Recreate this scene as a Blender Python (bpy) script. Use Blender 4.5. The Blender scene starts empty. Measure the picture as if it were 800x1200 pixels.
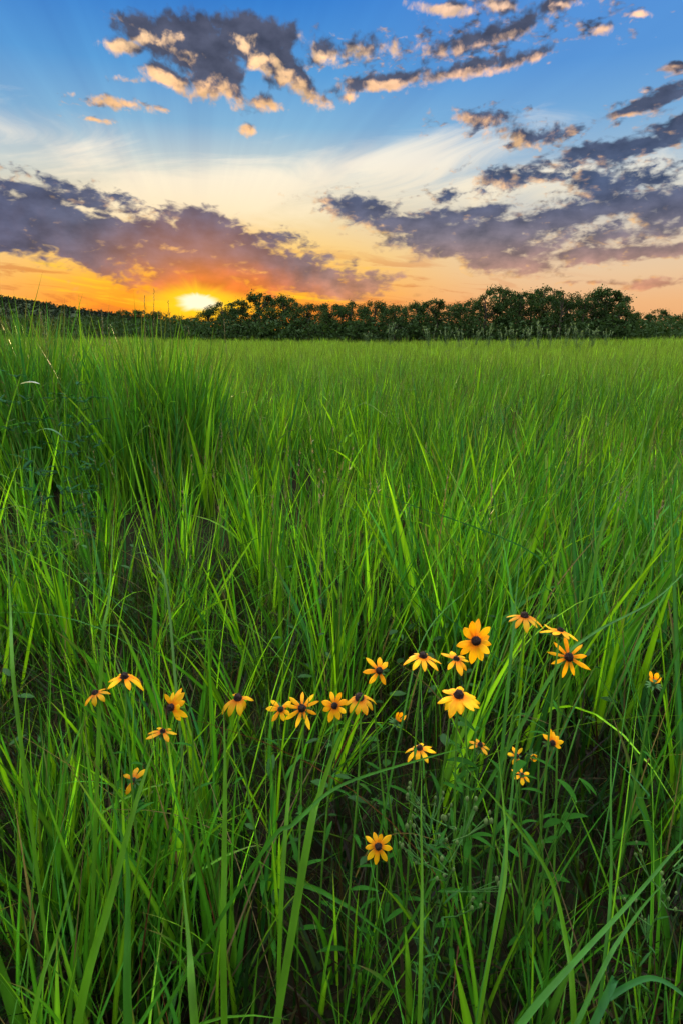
import bpy, math, random
import numpy as np
from mathutils import Vector, Matrix

random.seed(11)
rng = np.random.default_rng(7)
S = bpy.context.scene
COL = S.collection
R = math.radians

# ------------------------------------------------------------------ camera
CAM_H = 1.25
PITCH = 17.5
FPX = 667.0                       # focal length in photograph pixels (800 x 1200)
cam_d = bpy.data.cameras.new('camera')
cam = bpy.data.objects.new('camera', cam_d)
COL.objects.link(cam)
cam.location = (0, 0, CAM_H)
cam.rotation_euler = (R(90 - PITCH), 0, 0)
cam_d.sensor_fit = 'VERTICAL'; cam_d.sensor_height = 36; cam_d.lens = 36 * FPX / 1200
cam_d.clip_start = 0.02; cam_d.clip_end = 6000
S.camera = cam
CP, SP = math.cos(R(PITCH)), math.sin(R(PITCH))

def ray(px, py):
    """direction in the world of a point of the photograph, scaled to unit depth"""
    u = (px - 400) / FPX; v = (600 - py) / FPX
    return Vector((u, CP + v * SP, -SP + v * CP))
def at(px, py, depth):
    return Vector((0, 0, CAM_H)) + ray(px, py) * depth
def azel(px, py):
    d = ray(px, py).normalized()
    return math.degrees(math.atan2(d.x, d.y)), math.degrees(math.asin(d.z))
def proj(P):
    """world points (N,3) -> photograph pixels and depth"""
    x = P[..., 0]; y = P[..., 1]; z = P[..., 2] - CAM_H
    dep = y * CP - z * SP; v = y * SP + z * CP
    dep = np.where(np.abs(dep) < 1e-4, 1e-4, dep)
    return 400 + FPX * x / dep, 600 - FPX * v / dep, dep

def lin(c):
    return tuple(((v / 255) / 12.92 if v / 255 <= .04045 else ((v / 255 + .055) / 1.055) ** 2.4) for v in c)

# ------------------------------------------------------------------ noise for placing
_tab = rng.random((256, 256))
def vnoise(x, y):
    x = np.asarray(x, float); y = np.asarray(y, float)
    xi = np.floor(x).astype(int); yi = np.floor(y).astype(int)
    fx = x - xi; fy = y - yi
    fx = fx * fx * (3 - 2 * fx); fy = fy * fy * (3 - 2 * fy)
    g = lambda a, b: _tab[a & 255, b & 255]
    return (g(xi, yi) * (1 - fx) + g(xi + 1, yi) * fx) * (1 - fy) + (g(xi, yi + 1) * (1 - fx) + g(xi + 1, yi + 1) * fx) * fy
def fbm(x, y, o=4):
    s = 0; a = .5; t = 0
    for i in range(o):
        s = s + a * vnoise(x * 2 ** i + 17.3 * i, y * 2 ** i + 5.1 * i); t += a; a *= .5
    return s / t

def sstep(a, b, x):
    t = np.clip((x - a) / (b - a), 0, 1); return t * t * (3 - 2 * t)

def ground_z(x, y):
    x = np.asarray(x, float); y = np.asarray(y, float)
    d = np.sqrt(x * x + y * y)
    z = (fbm(x * .35 + 3, y * .35 + 8, 3) - .5) * .16
    z = z + (fbm(x * .03 + 9, y * .03, 3) - .5) * .9 * sstep(10, 70, d) - .12 * sstep(6, 40, d)
    # a low swell on the left, three to six metres out
    z = z + .37 * np.exp(-(((x + 3.2) / 2.0) ** 2 + ((y - 5.2) / 1.7) ** 2))
    return z

# ------------------------------------------------------------------ mesh helpers
def np_mesh(name, verts, quads=None, tris=None, tint=None, smooth=True):
    m = bpy.data.meshes.new(name)
    verts = np.ascontiguousarray(verts, dtype=np.float32)
    loops = []; starts = []; tot = 0
    if quads is not None and len(quads):
        q = np.asarray(quads, dtype=np.int32); loops.append(q.ravel()); starts.append(np.arange(len(q), dtype=np.int32) * 4); tot += q.size
    if tris is not None and len(tris):
        t = np.asarray(tris, dtype=np.int32); loops.append(t.ravel()); starts.append(np.arange(len(t), dtype=np.int32) * 3 + tot)
    loops = np.concatenate(loops); starts = np.concatenate(starts)
    m.vertices.add(len(verts)); m.vertices.foreach_set('co', verts.ravel())
    m.loops.add(len(loops)); m.loops.foreach_set('vertex_index', loops)
    m.polygons.add(len(starts)); m.polygons.foreach_set('loop_start', starts)
    m.update(calc_edges=True)
    if smooth:
        m.polygons.foreach_set('use_smooth', np.ones(len(starts), dtype=bool))
    if tint is not None:
        a = m.attributes.new('tint', 'FLOAT_COLOR', 'POINT')
        c = np.ones((len(verts), 4), dtype=np.float32); c[:, :3] = tint
        a.data.foreach_set('color', c.ravel())
    m.validate()
    return m

def obj(name, mesh, mat=None, parent=None, **props):
    o = bpy.data.objects.new(name, mesh); COL.objects.link(o)
    if mat is not None and mesh is not None and not mesh.materials: mesh.materials.append(mat)
    if parent is not None: o.parent = parent
    for k, v in props.items(): o[k] = v
    return o
def thing(name, label, cat, loc=(0, 0, 0), group=None):
    o = bpy.data.objects.new(name, None); COL.objects.link(o)
    o.location = loc; o['label'] = label; o['category'] = cat; o.empty_display_size = .05
    if group: o['group'] = group
    return o
def copy_thing(src, loc, rz, sc, label, group):
    r = src.copy(); COL.objects.link(r); r.location = loc; r.rotation_euler = (0, 0, rz); r.scale = sc
    r['label'] = label; r['group'] = group
    for ch in list(src.children):
        c = ch.copy(); COL.objects.link(c); c.parent = r
        for g in ch.children:
            d = g.copy(); COL.objects.link(d); d.parent = c
    return r

class Geo:
    """collects tubes and leaf sheets into one mesh"""
    def __init__(s): s.v = []; s.q = []; s.t = []; s.c = []
    def add(s, v, q, c=(1, 1, 1)):
        n = len(s.v); s.v += [tuple(p) for p in v]; s.c += [c] * len(v)
        for f in q:
            (s.q if len(f) == 4 else s.t).append(tuple(i + n for i in f))
    def tube(s, pts, rad, k=6, c=(1, 1, 1), cap=True):
        pts = [Vector(p) for p in pts]; v = []; f = []
        n = len(pts); up = Vector((.3, .9, .1))
        for i, p in enumerate(pts):
            t = (pts[min(i + 1, n - 1)] - pts[max(i - 1, 0)]).normalized()
            a = t.cross(up)
            if a.length < 1e-3: a = t.cross(Vector((1, 0, 0)))
            a.normalize(); b = t.cross(a)
            r = rad[i] if hasattr(rad, '__len__') else rad
            for j in range(k):
                an = 2 * math.pi * j / k; v.append(p + a * (r * math.cos(an)) + b * (r * math.sin(an)))
        for i in range(n - 1):
            for j in range(k):
                j2 = (j + 1) % k; f.append((i * k + j, i * k + j2, (i + 1) * k + j2, (i + 1) * k + j))
        if cap:
            v.append(pts[-1] + (pts[-1] - pts[-2]).normalized() * (rad[-1] if hasattr(rad, '__len__') else rad) * .6)
            L = len(v) - 1
            for j in range(k): f.append(((n - 1) * k + j, (n - 1) * k + (j + 1) % k, L))
        s.add(v, f, c)
    def leaf(s, base, direction, length, width, droop=.3, fold=.15, seg=5, up=Vector((0, 0, 1)), c=(1, 1, 1), shape=1.0, notch=0.0):
        d = Vector(direction).normalized(); p = Vector(base); v = []; f = []
        side = d.cross(up)
        if side.length < 1e-3: side = d.cross(Vector((0, 1, 0)))
        side.normalize()
        st = length / seg
        for i in range(seg + 1):
            t = i / seg
            w = width * .5 * (math.sin(math.pi * min(1, t * .92 + .06) ** shape) ** .8)
            nrm = side.cross(d).normalized()
            q = p - nrm * (fold * w * .8)
            if i == seg and notch: pc = q - d * (notch * length)
            else: pc = q
            v += [p - side * w + nrm * 0, pc, p + side * w]
            if i < seg:
                p = p + d * st
                d = (Matrix.Rotation(-droop / seg, 3, side) @ d).normalized()
        for i in range(seg):
            for j in range(2): f.append((i * 3 + j, i * 3 + j + 1, i * 3 + 4 + j, i * 3 + 3 + j))
        s.add(v, f, c)
    def mesh(s, name, smooth=True):
        return np_mesh(name, np.array(s.v), s.q, s.t, np.array(s.c), smooth)

# ------------------------------------------------------------------ materials
def new_mat(name):
    m = bpy.data.materials.new(name); m.use_nodes = True
    nt = m.node_tree; nt.nodes.clear()
    return m, nt
def leafy(name, tint=(1, 1, 1), trans=.45, rough=.5, var=.35, scale=9.0, spec=.12, stretch=(1, 1, 1), attr=True, tscale=(1.15, 1.1, .5)):
    """leaf material: colour (per-blade attribute) varied by noise, part of the light passing through"""
    m, nt = new_mat(name); N = nt.nodes; L = nt.links
    out = N.new('ShaderNodeOutputMaterial')
    pr = N.new('ShaderNodeBsdfPrincipled'); pr.inputs['Roughness'].default_value = rough
    pr.inputs['Specular IOR Level'].default_value = spec
    tl = N.new('ShaderNodeBsdfTranslucent'); mx = N.new('ShaderNodeMixShader'); mx.inputs[0].default_value = trans
    mul = N.new('ShaderNodeMix'); mul.data_type = 'RGBA'; mul.blend_type = 'MULTIPLY'; mul.inputs[0].default_value = 1
    if attr:
        a = N.new('ShaderNodeAttribute'); a.attribute_name = 'tint'; L.new(a.outputs['Color'], mul.inputs[6])
    else: mul.inputs[6].default_value = (1, 1, 1, 1)
    mul.inputs[7].default_value = (*tint, 1)
    tc = N.new('ShaderNodeTexCoord'); mp = N.new('ShaderNodeMapping'); mp.inputs['Scale'].default_value = stretch
    no = N.new('ShaderNodeTexNoise'); no.inputs['Scale'].default_value = scale; no.inputs['Detail'].default_value = 4
    L.new(tc.outputs['Object'], mp.inputs[0]); L.new(mp.outputs[0], no.inputs['Vector'])
    mr = N.new('ShaderNodeMapRange'); mr.inputs[1].default_value = .25; mr.inputs[2].default_value = .75
    mr.inputs[3].default_value = 1 - var; mr.inputs[4].default_value = 1 + var
    L.new(no.outputs[0], mr.inputs[0])
    vm = N.new('ShaderNodeVectorMath'); vm.operation = 'SCALE'
    L.new(mul.outputs[2], vm.inputs[0]); L.new(mr.outputs[0], vm.inputs['Scale'])
    L.new(vm.outputs[0], pr.inputs['Base Color'])
    v2 = N.new('ShaderNodeVectorMath'); v2.operation = 'MULTIPLY'; v2.inputs[1].default_value = tscale
    L.new(vm.outputs[0], v2.inputs[0]); L.new(v2.outputs[0], tl.inputs[0])
    L.new(pr.outputs[0], mx.inputs[1]); L.new(tl.outputs[0], mx.inputs[2]); L.new(mx.outputs[0], out.inputs[0])
    return m
def solid(name, color, color2, scale=20, rough=.8, bump=.3, spec=.2, detail=6):
    m, nt = new_mat(name); N = nt.nodes; L = nt.links
    out = N.new('ShaderNodeOutputMaterial'); pr = N.new('ShaderNodeBsdfPrincipled')
    pr.inputs['Roughness'].default_value = rough; pr.inputs['Specular IOR Level'].default_value = spec
    tc = N.new('ShaderNodeTexCoord'); no = N.new('ShaderNodeTexNoise'); no.inputs['Scale'].default_value = scale; no.inputs['Detail'].default_value = detail
    L.new(tc.outputs['Object'], no.inputs['Vector'])
    rp = N.new('ShaderNodeValToRGB'); rp.color_ramp.elements[0].position = .32; rp.color_ramp.elements[1].position = .68
    rp.color_ramp.elements[0].color = (*color, 1); rp.color_ramp.elements[1].color = (*color2, 1)
    L.new(no.outputs[0], rp.inputs[0]); L.new(rp.outputs[0], pr.inputs['Base Color'])
    bp = N.new('ShaderNodeBump'); bp.inputs['Strength'].default_value = bump; bp.inputs['Distance'].default_value = .02
    L.new(no.outputs[0], bp.inputs['Height']); L.new(bp.outputs[0], pr.inputs['Normal'])
    L.new(pr.outputs[0], out.inputs[0])
    return m

M_GRASS = leafy('grass_blades', trans=.40, rough=.45, var=.34, scale=26.0, stretch=(1, 1, .10), spec=.16)
M_UNDER = leafy('undergrowth_leaves', trans=.35, rough=.5, var=.3, scale=14)
M_CROWN = leafy('tree_leaves', trans=.2, rough=.8, var=.3, scale=.9, spec=.04)
M_FOREST = leafy('far_wood_leaves', trans=.2, rough=.8, var=.45, scale=.05, spec=.1)
M_WEED = leafy('weed_leaves', trans=.35, rough=.7, var=.3, scale=18, spec=.05)
M_STEM = leafy('flower_stem', trans=.15, rough=.6, var=.25, scale=30)
M_PETAL = leafy('petal', trans=.35, rough=.55, var=.2, scale=75, spec=.12, tscale=(1.05, .9, .5))
M_CONE = solid('cone_florets', (.008, .003, .003), (.04, .014, .009), 160, .75, .8, .25)
M_BARK = solid('bark', (.035, .028, .02), (.09, .07, .05), 6, .9, .6, .1)
M_SOIL = solid('soil_thatch', (.007, .007, .003), (.02, .017, .008), 14, .95, .6, .05)
M_HILL = solid('hill_ground', (.02, .03, .012), (.04, .055, .02), .05, .95, .2, .05)

# ------------------------------------------------------------------ ground
def axis(a, b, near, n1, n2):
    inner = np.linspace(-near, near, n1)
    far = np.geomspace(near, b, n2)[1:]
    low = -np.geomspace(near, -a, n2)[1:][::-1]
    return np.concatenate([low, inner, far])
gx = axis(-3000, 3000, 9, 121, 40); gy = axis(-800, 4500, 12, 161, 44)
X, Y = np.meshgrid(gx, gy); Z = ground_z(X, Y)
Z = Z - 0.2 * sstep(120, 500, np.sqrt(X ** 2 + Y ** 2))
nx = len(gx); idx = np.arange(X.size).reshape(X.shape)
q = np.stack([idx[:-1, :-1], idx[:-1, 1:], idx[1:, 1:], idx[1:, :-1]], -1).reshape(-1, 4)
obj('ground', np_mesh('ground', np.stack([X, Y, Z], -1).reshape(-1, 3), q), M_SOIL, kind='structure')

# ------------------------------------------------------------------ grass
SV, SQ, SC = [], [], []
_off = [0]
def add_blades(base, h, w, az, th0, th1, seg, col, fold=False, tipcol=None, twist=None, pw=1.3):
    """N blades as curved ribbons. th0: lean at the root, th1: extra bend at the tip (radians)"""
    N = len(base)
    if N == 0: return
    ts = np.linspace(0, 1, seg + 1)
    dirv = np.stack([np.cos(az), np.sin(az)], -1)
    side0 = np.stack([-np.sin(az), np.cos(az)], -1)
    P = base.copy().astype(float); rings = []; cols = []
    tw = np.zeros(N) if twist is None else twist
    for i, t in enumerate(ts):
        th = th0 + th1 * t ** pw
        if i: 
            tm = (t + ts[i - 1]) / 2; thm = th0 + th1 * tm ** pw; st = h / seg
            P = P + np.stack([dirv[:, 0] * np.sin(thm) * st, dirv[:, 1] * np.sin(thm) * st, np.cos(thm) * st], -1)
        prof = (.62 + .38 * min(1, t * 3.2)) * (1 - t ** 2.1) + .015
        ww = w * .5 * prof
        a = tw * (t + .25)
        nrm = np.stack([dirv[:, 0] * np.cos(th), dirv[:, 1] * np.cos(th), -np.sin(th)], -1)
        s3 = np.stack([side0[:, 0], side0[:, 1], np.zeros(N)], -1)
        sd = s3 * np.cos(a)[:, None] + nrm * np.sin(a)[:, None]
        nn = nrm * np.cos(a)[:, None] - s3 * np.sin(a)[:, None]
        if fold: rings.append(np.stack([P - sd * ww[:, None], P + nn * (ww * .45)[:, None], P + sd * ww[:, None]], 1))
        else: rings.append(np.stack([P - sd * ww[:, None], P + sd * ww[:, None]], 1))
        c = col if tipcol is None else col + (tipcol - col) * np.clip((t - .75) / .25, 0, 1)
        cr_ = np.repeat(c[:, None, :], rings[-1].shape[1], 1)
        if fold: cr_[:, 1] *= 1.45            # paler midrib
        cols.append(cr_)
    V = np.stack(rings, 1); C = np.stack(cols, 1)          # N, seg+1, k, 3
    k = V.shape[2]
    idx = np.arange(N * (seg + 1) * k).reshape(N, seg + 1, k)
    q = np.stack([idx[:, :-1, :-1], idx[:, :-1, 1:], idx[:, 1:, 1:], idx[:, 1:, :-1]], -1).reshape(-1, 4) + _off[0]
    SV.append(V.reshape(-1, 3)); SQ.append(q); SC.append(C.reshape(-1, 3)); _off[0] += V.size // 3

# the flower heads, needed first so that no blade stands right in front of them
# px, py, span px, real span (m), tilt towards the viewer, sideways tilt, droop, petals, cone scale, dim?
FL = [
 (146, 793, 44, .058, 0, 4, .95, 9, 1.0, 'drooping yellow petals, second from the left of the row'),
 (112, 812, 36, .055, 0, -14, .9, 7, .9, 'dull orange half-hidden flower, leftmost of all'),
 (201, 829, 40, .056, 60, -22, .25, 8, 1.0, 'orange flower whose petals all fan upwards and right, beside the drooping yellow one'),
 (191, 857, 36, .058, -5, 10, .8, 7, .85, 'dim orange flower half hidden behind blades, just below the upward-fanned one'),
 (157, 914, 34, .055, 35, 5, .6, 7, .6, 'dim torn flower low on the left behind blades'),
 (279, 818, 42, .056, 6, 6, 1.15, 8, 1.05, 'flower with a big dark cone and petals hanging down, standing alone left of centre'),
 (329, 831, 30, .046, 46, 18, .35, 7, .85, 'small flower touching the left side of the full-faced star flower'),
 (354, 830, 44, .058, 56, 0, .15, 9, 1.0, 'full-faced star-shaped flower with separate pointed petals, centre of the row'),
 (392, 827, 36, .05, 55, -4, .15, 8, .85, 'small star-shaped flower right of the full-faced one'),
 (421, 818, 44, .056, 4, -4, 1.2, 9, 1.15, 'flower with petals folded straight down under a tall dark cone, in the middle'),
 (444, 786, 36, .052, 48, 10, .3, 7, 1.0, 'open flower above the folded one, with a gap between its petals'),
 (466, 843, 22, .034, 5, 30, -1.0, 7, 0, 'half-open bud of bunched yellow petals with no cone showing'),
 (495, 769, 42, .056, -6, 4, .6, 9, 1.05, 'flat side-on flower with a raised cone, just left of the flat yellow one'),
 (491, 877, 36, .053, -5, -6, .65, 8, .95, 'side-on flower low under the half-open bud, crossed by a bent blade'),
 (534, 772, 38, .053, 6, 0, .45, 8, .75, 'flat yellow flower touching the lower left of the largest open flower'),
 (557, 751, 46, .062, 57, 4, .12, 12, 1.15, 'largest open flower, full face with many broad petals'),
 (537, 815, 54, .068, 3, 0, .62, 13, 1.1, 'wide orange flower with drooping broad petals below the others'),
 (614, 722, 42, .058, -8, 0, .6, 9, 1.05, 'highest flower of all, side-on with a round dark cone'),
 (656, 739, 42, .056, -16, 8, .35, 8, .8, 'thin edge-on flower just above the right-hand star'),
 (666, 770, 44, .06, 58, -8, .2, 9, 1.1, 'tall narrow-petalled star flower at the right end of the row'),
 (766, 798, 24, .036, 8, -6, -.8, 6, 0, 'small orange bud near the right edge'),
 (562, 873, 26, .04, 5, 6, .5, 7, .9, 'small dark red-brown flower in shade below the wide orange one'),
 (605, 886, 22, .036, 40, 8, .5, 6, .7, 'small torn orange flower in the shaded cluster on the right'),
 (624, 887, 15, .026, 70, 0, -1.1, 9, 0, 'round closed orange bud in the shaded cluster on the right'),
 (611, 908, 24, .04, 20, 0, .7, 6, .6, 'lowest ragged flower of the shaded cluster'),
 (647, 871, 28, .042, 50, 12, .2, 6, .9, 'small half star with petals only upwards and right, near the shaded cluster'),
 (443, 992, 34, .046, 55, 0, .2, 9, 1.0, 'lone short-petalled flower low in the foreground'),
]
HEADS = []
for f in FL:
    dep = f[3] * FPX / f[2]
    if f[9].startswith(('dim', 'dull', 'lowest', 'small torn', 'small dark', 'round')): dep *= 1.04
    HEADS.append((at(f[0], f[1], dep), dep))

def clears_flowers(base, h, az, th0, th1):
    """False for blades that would cover a flower head"""
    keep = np.ones(len(base), bool)
    P = base.copy(); n = 10
    for i in range(n + 1):
        th = th0 + th1 * ((i + .5) / n) ** 1.3
        u, v, d = proj(P)
        for (hp, dep), f in zip(HEADS, FL):
            r = f[2] * .5
            if 'hidden' in f[9] or 'shade' in f[9]: r *= .4
            keep &= ~((np.abs(u - f[0]) < r * .7) & (np.abs(v - f[1]) < r * .6) & (d < dep + .01) & (d > 0.02))
        P = P + np.stack([np.cos(az) * np.sin(th), np.sin(az) * np.sin(th), np.cos(th)], -1) * (h / n)[:, None]
    return keep

G_BASE = np.array([.058, .20, .008])
def blade_color(n, x, y, dry=.05):
    """linear colour per blade: fresh green, some yellow green, some blue green, a few straw and rusty ones"""
    c = np.tile(G_BASE, (n, 1))
    u = rng.random(n); big = fbm(x * .8 + 40, y * .8, 3)
    yel = np.array([.19, .38, .006]); blu = np.array([.020, .125, .045]); drk = np.array([.022, .085, .008])
    wy = np.clip((u - .42) * 2.6, 0, 1) * (.55 + big); wy = np.clip(wy, 0, 1)[:, None]
    c = c * (1 - wy) + yel * wy
    m = rng.random(n) < np.clip(.38 - .4 * (big - .5) * 2, .08, .7); k = rng.random(n)[:, None] * .85
    c[m] = (c * (1 - k) + blu * k)[m]
    m = rng.random(n) < .30; c[m] = c[m] * .35 + drk * .65
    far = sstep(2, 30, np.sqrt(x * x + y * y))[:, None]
    c = c * (1 - far * .62) + np.array([.26, .40, .030]) * far * .62  # brighter light of the far field put into the blade colour
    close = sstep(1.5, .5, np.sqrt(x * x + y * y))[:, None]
    c = c * (1 - close * .5) + np.array([.028, .125, .010]) * close * .5  # foreground shade put into the colour of the nearest blades
    c *= np.exp(rng.normal(0, .28, n))[:, None] * .92
    m = rng.random(n) < dry; c[m] = np.array([.17, .12, .05]) * rng.uniform(.4, 1.2, (m.sum(), 1))
    m = rng.random(n) < dry * .35; c[m] = np.array([.085, .03, .015]) * rng.uniform(.4, 1.1, (m.sum(), 1))
    return c

def dark_hollow(x, y):
    """1 where the grass on the left thins out to a shaded hollow"""
    return np.exp(-(((x + 2.0) / .9) ** 2 + ((y - 3.3) / .7) ** 2))
def clump_height(x, y):
    h = .62 + .26 * (fbm(x * .9, y * .9 + 20, 3) - .5) * 2
    left = np.exp(-(((x + 2.7) / 1.5) ** 2 + ((y - 4.5) / 1.2) ** 2)); h = h + .26 * left
    mid = np.exp(-(((x + 1.15) / .6) ** 2 + ((y - 4.6) / .8) ** 2)); h = h + .20 * mid
    d = np.sqrt(x * x + y * y)
    h = h * (1 - .26 * sstep(1.3, .35, d))
    return h

def tufts(y0, y1, per_m2, blades, rad, seg, w0, fold=False, marg=1.3, k=.62, hs=1.0, dry=.05, box=None):
    area_pts = int(per_m2 * (y1 - y0) * 2 * (marg + k * max(y1, 0)))
    x = rng.uniform(-1, 1, area_pts) * (marg + k * max(y1, 0)); y = rng.uniform(y0, y1, area_pts)
    if box: x = rng.uniform(box[0], box[1], area_pts); area = 0
    m = np.abs(x) < marg + k * np.maximum(y, 0)
    dens = fbm(x * 1.7, y * 1.7 + 50, 3)
    m &= rng.random(area_pts) < np.clip(.5 + 2.6 * (dens - .42), .28, 1)
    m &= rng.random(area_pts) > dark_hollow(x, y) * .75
    # the swell in front of the lens is not stood upon
    m &= (x * x + y * y) > .09
    x = x[m]; y = y[m]; T = len(x)
    nb = np.maximum(2, rng.poisson(blades, T)); tid = np.repeat(np.arange(T), nb); n = len(tid)
    a = rng.uniform(0, 2 * np.pi, n); r = rad * np.sqrt(rng.random(n))
    bx = x[tid] + r * np.cos(a); by = y[tid] + r * np.sin(a)
    # wind leans everything a little to the right
    lean_x = .03 + rng.normal(0, .115, T)[tid] + .10 * np.cos(a) * (r / rad) + rng.normal(0, .09, n)
    lean_y = rng.normal(0, .11, T)[tid] + .10 * np.sin(a) * (r / rad) + rng.normal(0, .09, n)
    az = np.arctan2(lean_y, lean_x); th0 = np.clip(np.hypot(lean_x, lean_y), 0, .6)
    # roll the flat side to any direction by turning some blades (twist)
    H = (clump_height(x, y) * (1 + 1.3 * sstep(10, 34, y) * (fbm(x * .22, y * .22 + 4, 3) - .5)))[tid] * hs * rng.uniform(.8, 1.15, T)[tid]
    h = H * np.clip(rng.beta(4.0, 1.7, n) * 1.28, .2, 1.25)
    th1 = np.abs(rng.normal(.15, .18, n)); big = rng.random(n) < .08; th1[big] += rng.uniform(.5, 1.7, big.sum())
    w = w0 * np.exp(rng.normal(0, .36, n)) * (.65 + .35 * h / .6)
    thin = rng.random(n) < .26; w[thin] *= .40
    tw = rng.uniform(-1.5, 1.5, n)
    base = np.stack([bx, by, ground_z(bx, by) - .01], -1)
    if y0 < 3:
        kp = clears_flowers(base, h, az, th0, th1)
        base, h, w, az, th0, th1, tw, bx, by = [q[kp] for q in (base, h, w, az, th0, th1, tw, bx, by)]
    n = len(h)
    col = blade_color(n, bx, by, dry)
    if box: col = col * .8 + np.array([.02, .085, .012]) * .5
    w = np.where(col[:, 0] > col[:, 1] * .95, w * .35, w)       # withered blades are rolled up thin
    tip = col.copy(); dt = rng.random(n) < .38; tip[dt] = np.array([.12, .085, .03])
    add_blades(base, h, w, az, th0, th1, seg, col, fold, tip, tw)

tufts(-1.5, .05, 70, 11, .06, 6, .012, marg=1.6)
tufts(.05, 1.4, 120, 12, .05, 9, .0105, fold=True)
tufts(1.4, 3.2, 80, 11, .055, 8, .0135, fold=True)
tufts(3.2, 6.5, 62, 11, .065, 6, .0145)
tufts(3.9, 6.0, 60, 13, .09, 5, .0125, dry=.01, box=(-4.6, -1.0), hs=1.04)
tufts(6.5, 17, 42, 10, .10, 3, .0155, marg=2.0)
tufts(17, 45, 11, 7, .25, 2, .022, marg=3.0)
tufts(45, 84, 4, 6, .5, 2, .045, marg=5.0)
ns = 620
sx = rng.uniform(-1, 1, ns); sy = rng.uniform(1.6, 16, ns) ** 1.0; sx = sx * (1.3 + .62 * sy)
sb = np.stack([sx, sy, ground_z(sx, sy)], -1); sh = clump_height(sx, sy) * rng.uniform(1.0, 1.3, ns); sa = rng.uniform(0, 6.28, ns); st0 = rng.uniform(0, .22, ns)
kp = clears_flowers(sb, sh, sa, st0, st0 * 0); sb, sh, sa, st0 = sb[kp], sh[kp], sa[kp], st0[kp]; ns = len(sb)
scol = np.array([.13, .15, .05]) * rng.uniform(.6, 1.3, (ns, 1))
add_blades(sb, sh, np.full(ns, .0022), sa, st0, st0 * 0, 4, scol)
sdir = np.stack([np.cos(sa) * np.sin(st0), np.sin(sa) * np.sin(st0), np.cos(st0)], -1)
for k_ in range(16):
    u_ = 1 - .16 * rng.random(ns); pb = sb + sdir * (sh * u_)[:, None]
    add_blades(pb, rng.uniform(.008, .02, ns), np.full(ns, .0045), rng.uniform(0, 6.28, ns), rng.uniform(.1, 1.0, ns), np.zeros(ns), 2, np.array([.20, .16, .08]) * rng.uniform(.6, 1.3, (ns, 1)))
# short new growth and fallen blades near the ground
def low_growth(n, x0, x1, y0, y1):
    bx = rng.uniform(x0, x1, n); by = rng.uniform(y0, y1, n); base = np.stack([bx, by, ground_z(bx, by)], -1)
    h = rng.uniform(.08, .34, n); az = rng.uniform(0, 2 * np.pi, n)
    th0 = rng.uniform(0, .9, n); th1 = rng.uniform(0, 1.0, n)
    add_blades(base, h, rng.uniform(.003, .009, n), az, th0, th1, 5, blade_color(n, bx, by, .25) * .25, False, None, rng.uniform(-1, 1, n))  # colour cut down to stand for shade between the stems
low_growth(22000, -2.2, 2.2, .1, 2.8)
n = 450   # long thin fallen blades crossing others
bx = rng.uniform(-1.8, 1.8, n); by = rng.uniform(.25, 3.0, n)
b_ = np.stack([bx, by, ground_z(bx, by)], -1); h_ = rng.uniform(.5, .95, n); az_ = rng.uniform(0, 6.28, n); t0_ = rng.uniform(.2, .6, n); t1_ = rng.uniform(.2, 1.2, n)
kp = clears_flowers(b_, h_, az_, t0_, t1_)
add_blades(b_[kp], h_[kp], rng.uniform(.0015, .005, n)[kp], az_[kp], t0_[kp], t1_[kp], 10, blade_color(kp.sum(), bx[kp], by[kp], .12), True, None, rng.uniform(-1.5, 1.5, n)[kp])

# long broad blades that stand out in the foreground: (root px, py, depth) ... (tip), width
def hero(pts, w, col, wide=1.0):
    P = [at(*p) for p in pts]
    g = ground_z(P[0].x, P[0].y)
    if P[0].z > g:      # continue down to the soil
        d = (P[0] - P[1]).normalized(); d = (d + Vector((0, 0, -.6))).normalized()
        r0 = P[0] + d * ((P[0].z - g) / max(.3, -d.z))
        P = [r0, (r0 + P[0]) / 2] + P
    # Catmull-Rom through the points
    Q = [P[0] * 2 - P[1]] + P + [P[-1] * 2 - P[-2]]; C = []
    for i in range(1, len(Q) - 2):
        for s in range(6):
            t = s / 6
            C.append(.5 * ((2 * Q[i]) + (Q[i + 1] - Q[i - 1]) * t + (2 * Q[i - 1] - 5 * Q[i] + 4 * Q[i + 1] - Q[i + 2]) * t * t + (-Q[i - 1] + 3 * Q[i] - 3 * Q[i + 1] + Q[i + 2]) * t ** 3))
    C.append(P[-1]); n = len(C); V = []; cc = []
    for i, p in enumerate(C):
        t = i / (n - 1); tan = (C[min(i + 1, n - 1)] - C[max(i - 1, 0)]).normalized()
        view = (p - Vector((0, 0, CAM_H))).normalized()
        view = (view + Vector((math.sin(pts[0][0] + i * .1) * .6, 0, .25))).normalized()
        sd = tan.cross(view).normalized()
        if i and sd.dot(psd) < 0: sd = -sd
        if i: sd = (sd * .4 + psd * .6).normalized()
        psd = sd; nn = sd.cross(tan).normalized()
        ww = w * .5 * (.6 + .4 * min(1, t * 3)) * (1 - t ** 2.4) + .0001
        V.append([p - sd * ww, p + nn * ww * .4, p + sd * ww]); cc.append([col] * 3)
    V = np.array(V); idx = np.arange(n * 3).reshape(n, 3)
    q = np.stack([idx[:-1, :-1], idx[:-1, 1:], idx[1:, 1:], idx[1:, :-1]], -1).reshape(-1, 4) + _off[0]
    SV.append(V.reshape(-1, 3)); SQ.append(q); SC.append(np.array(cc).reshape(-1, 3)); _off[0] += n * 3
BR = np.array([.075, .20, .008]); GR = np.array([.04, .15, .012]); BL = np.array([.026, .125, .026]); PA = np.array([.10, .21, .05])
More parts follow.
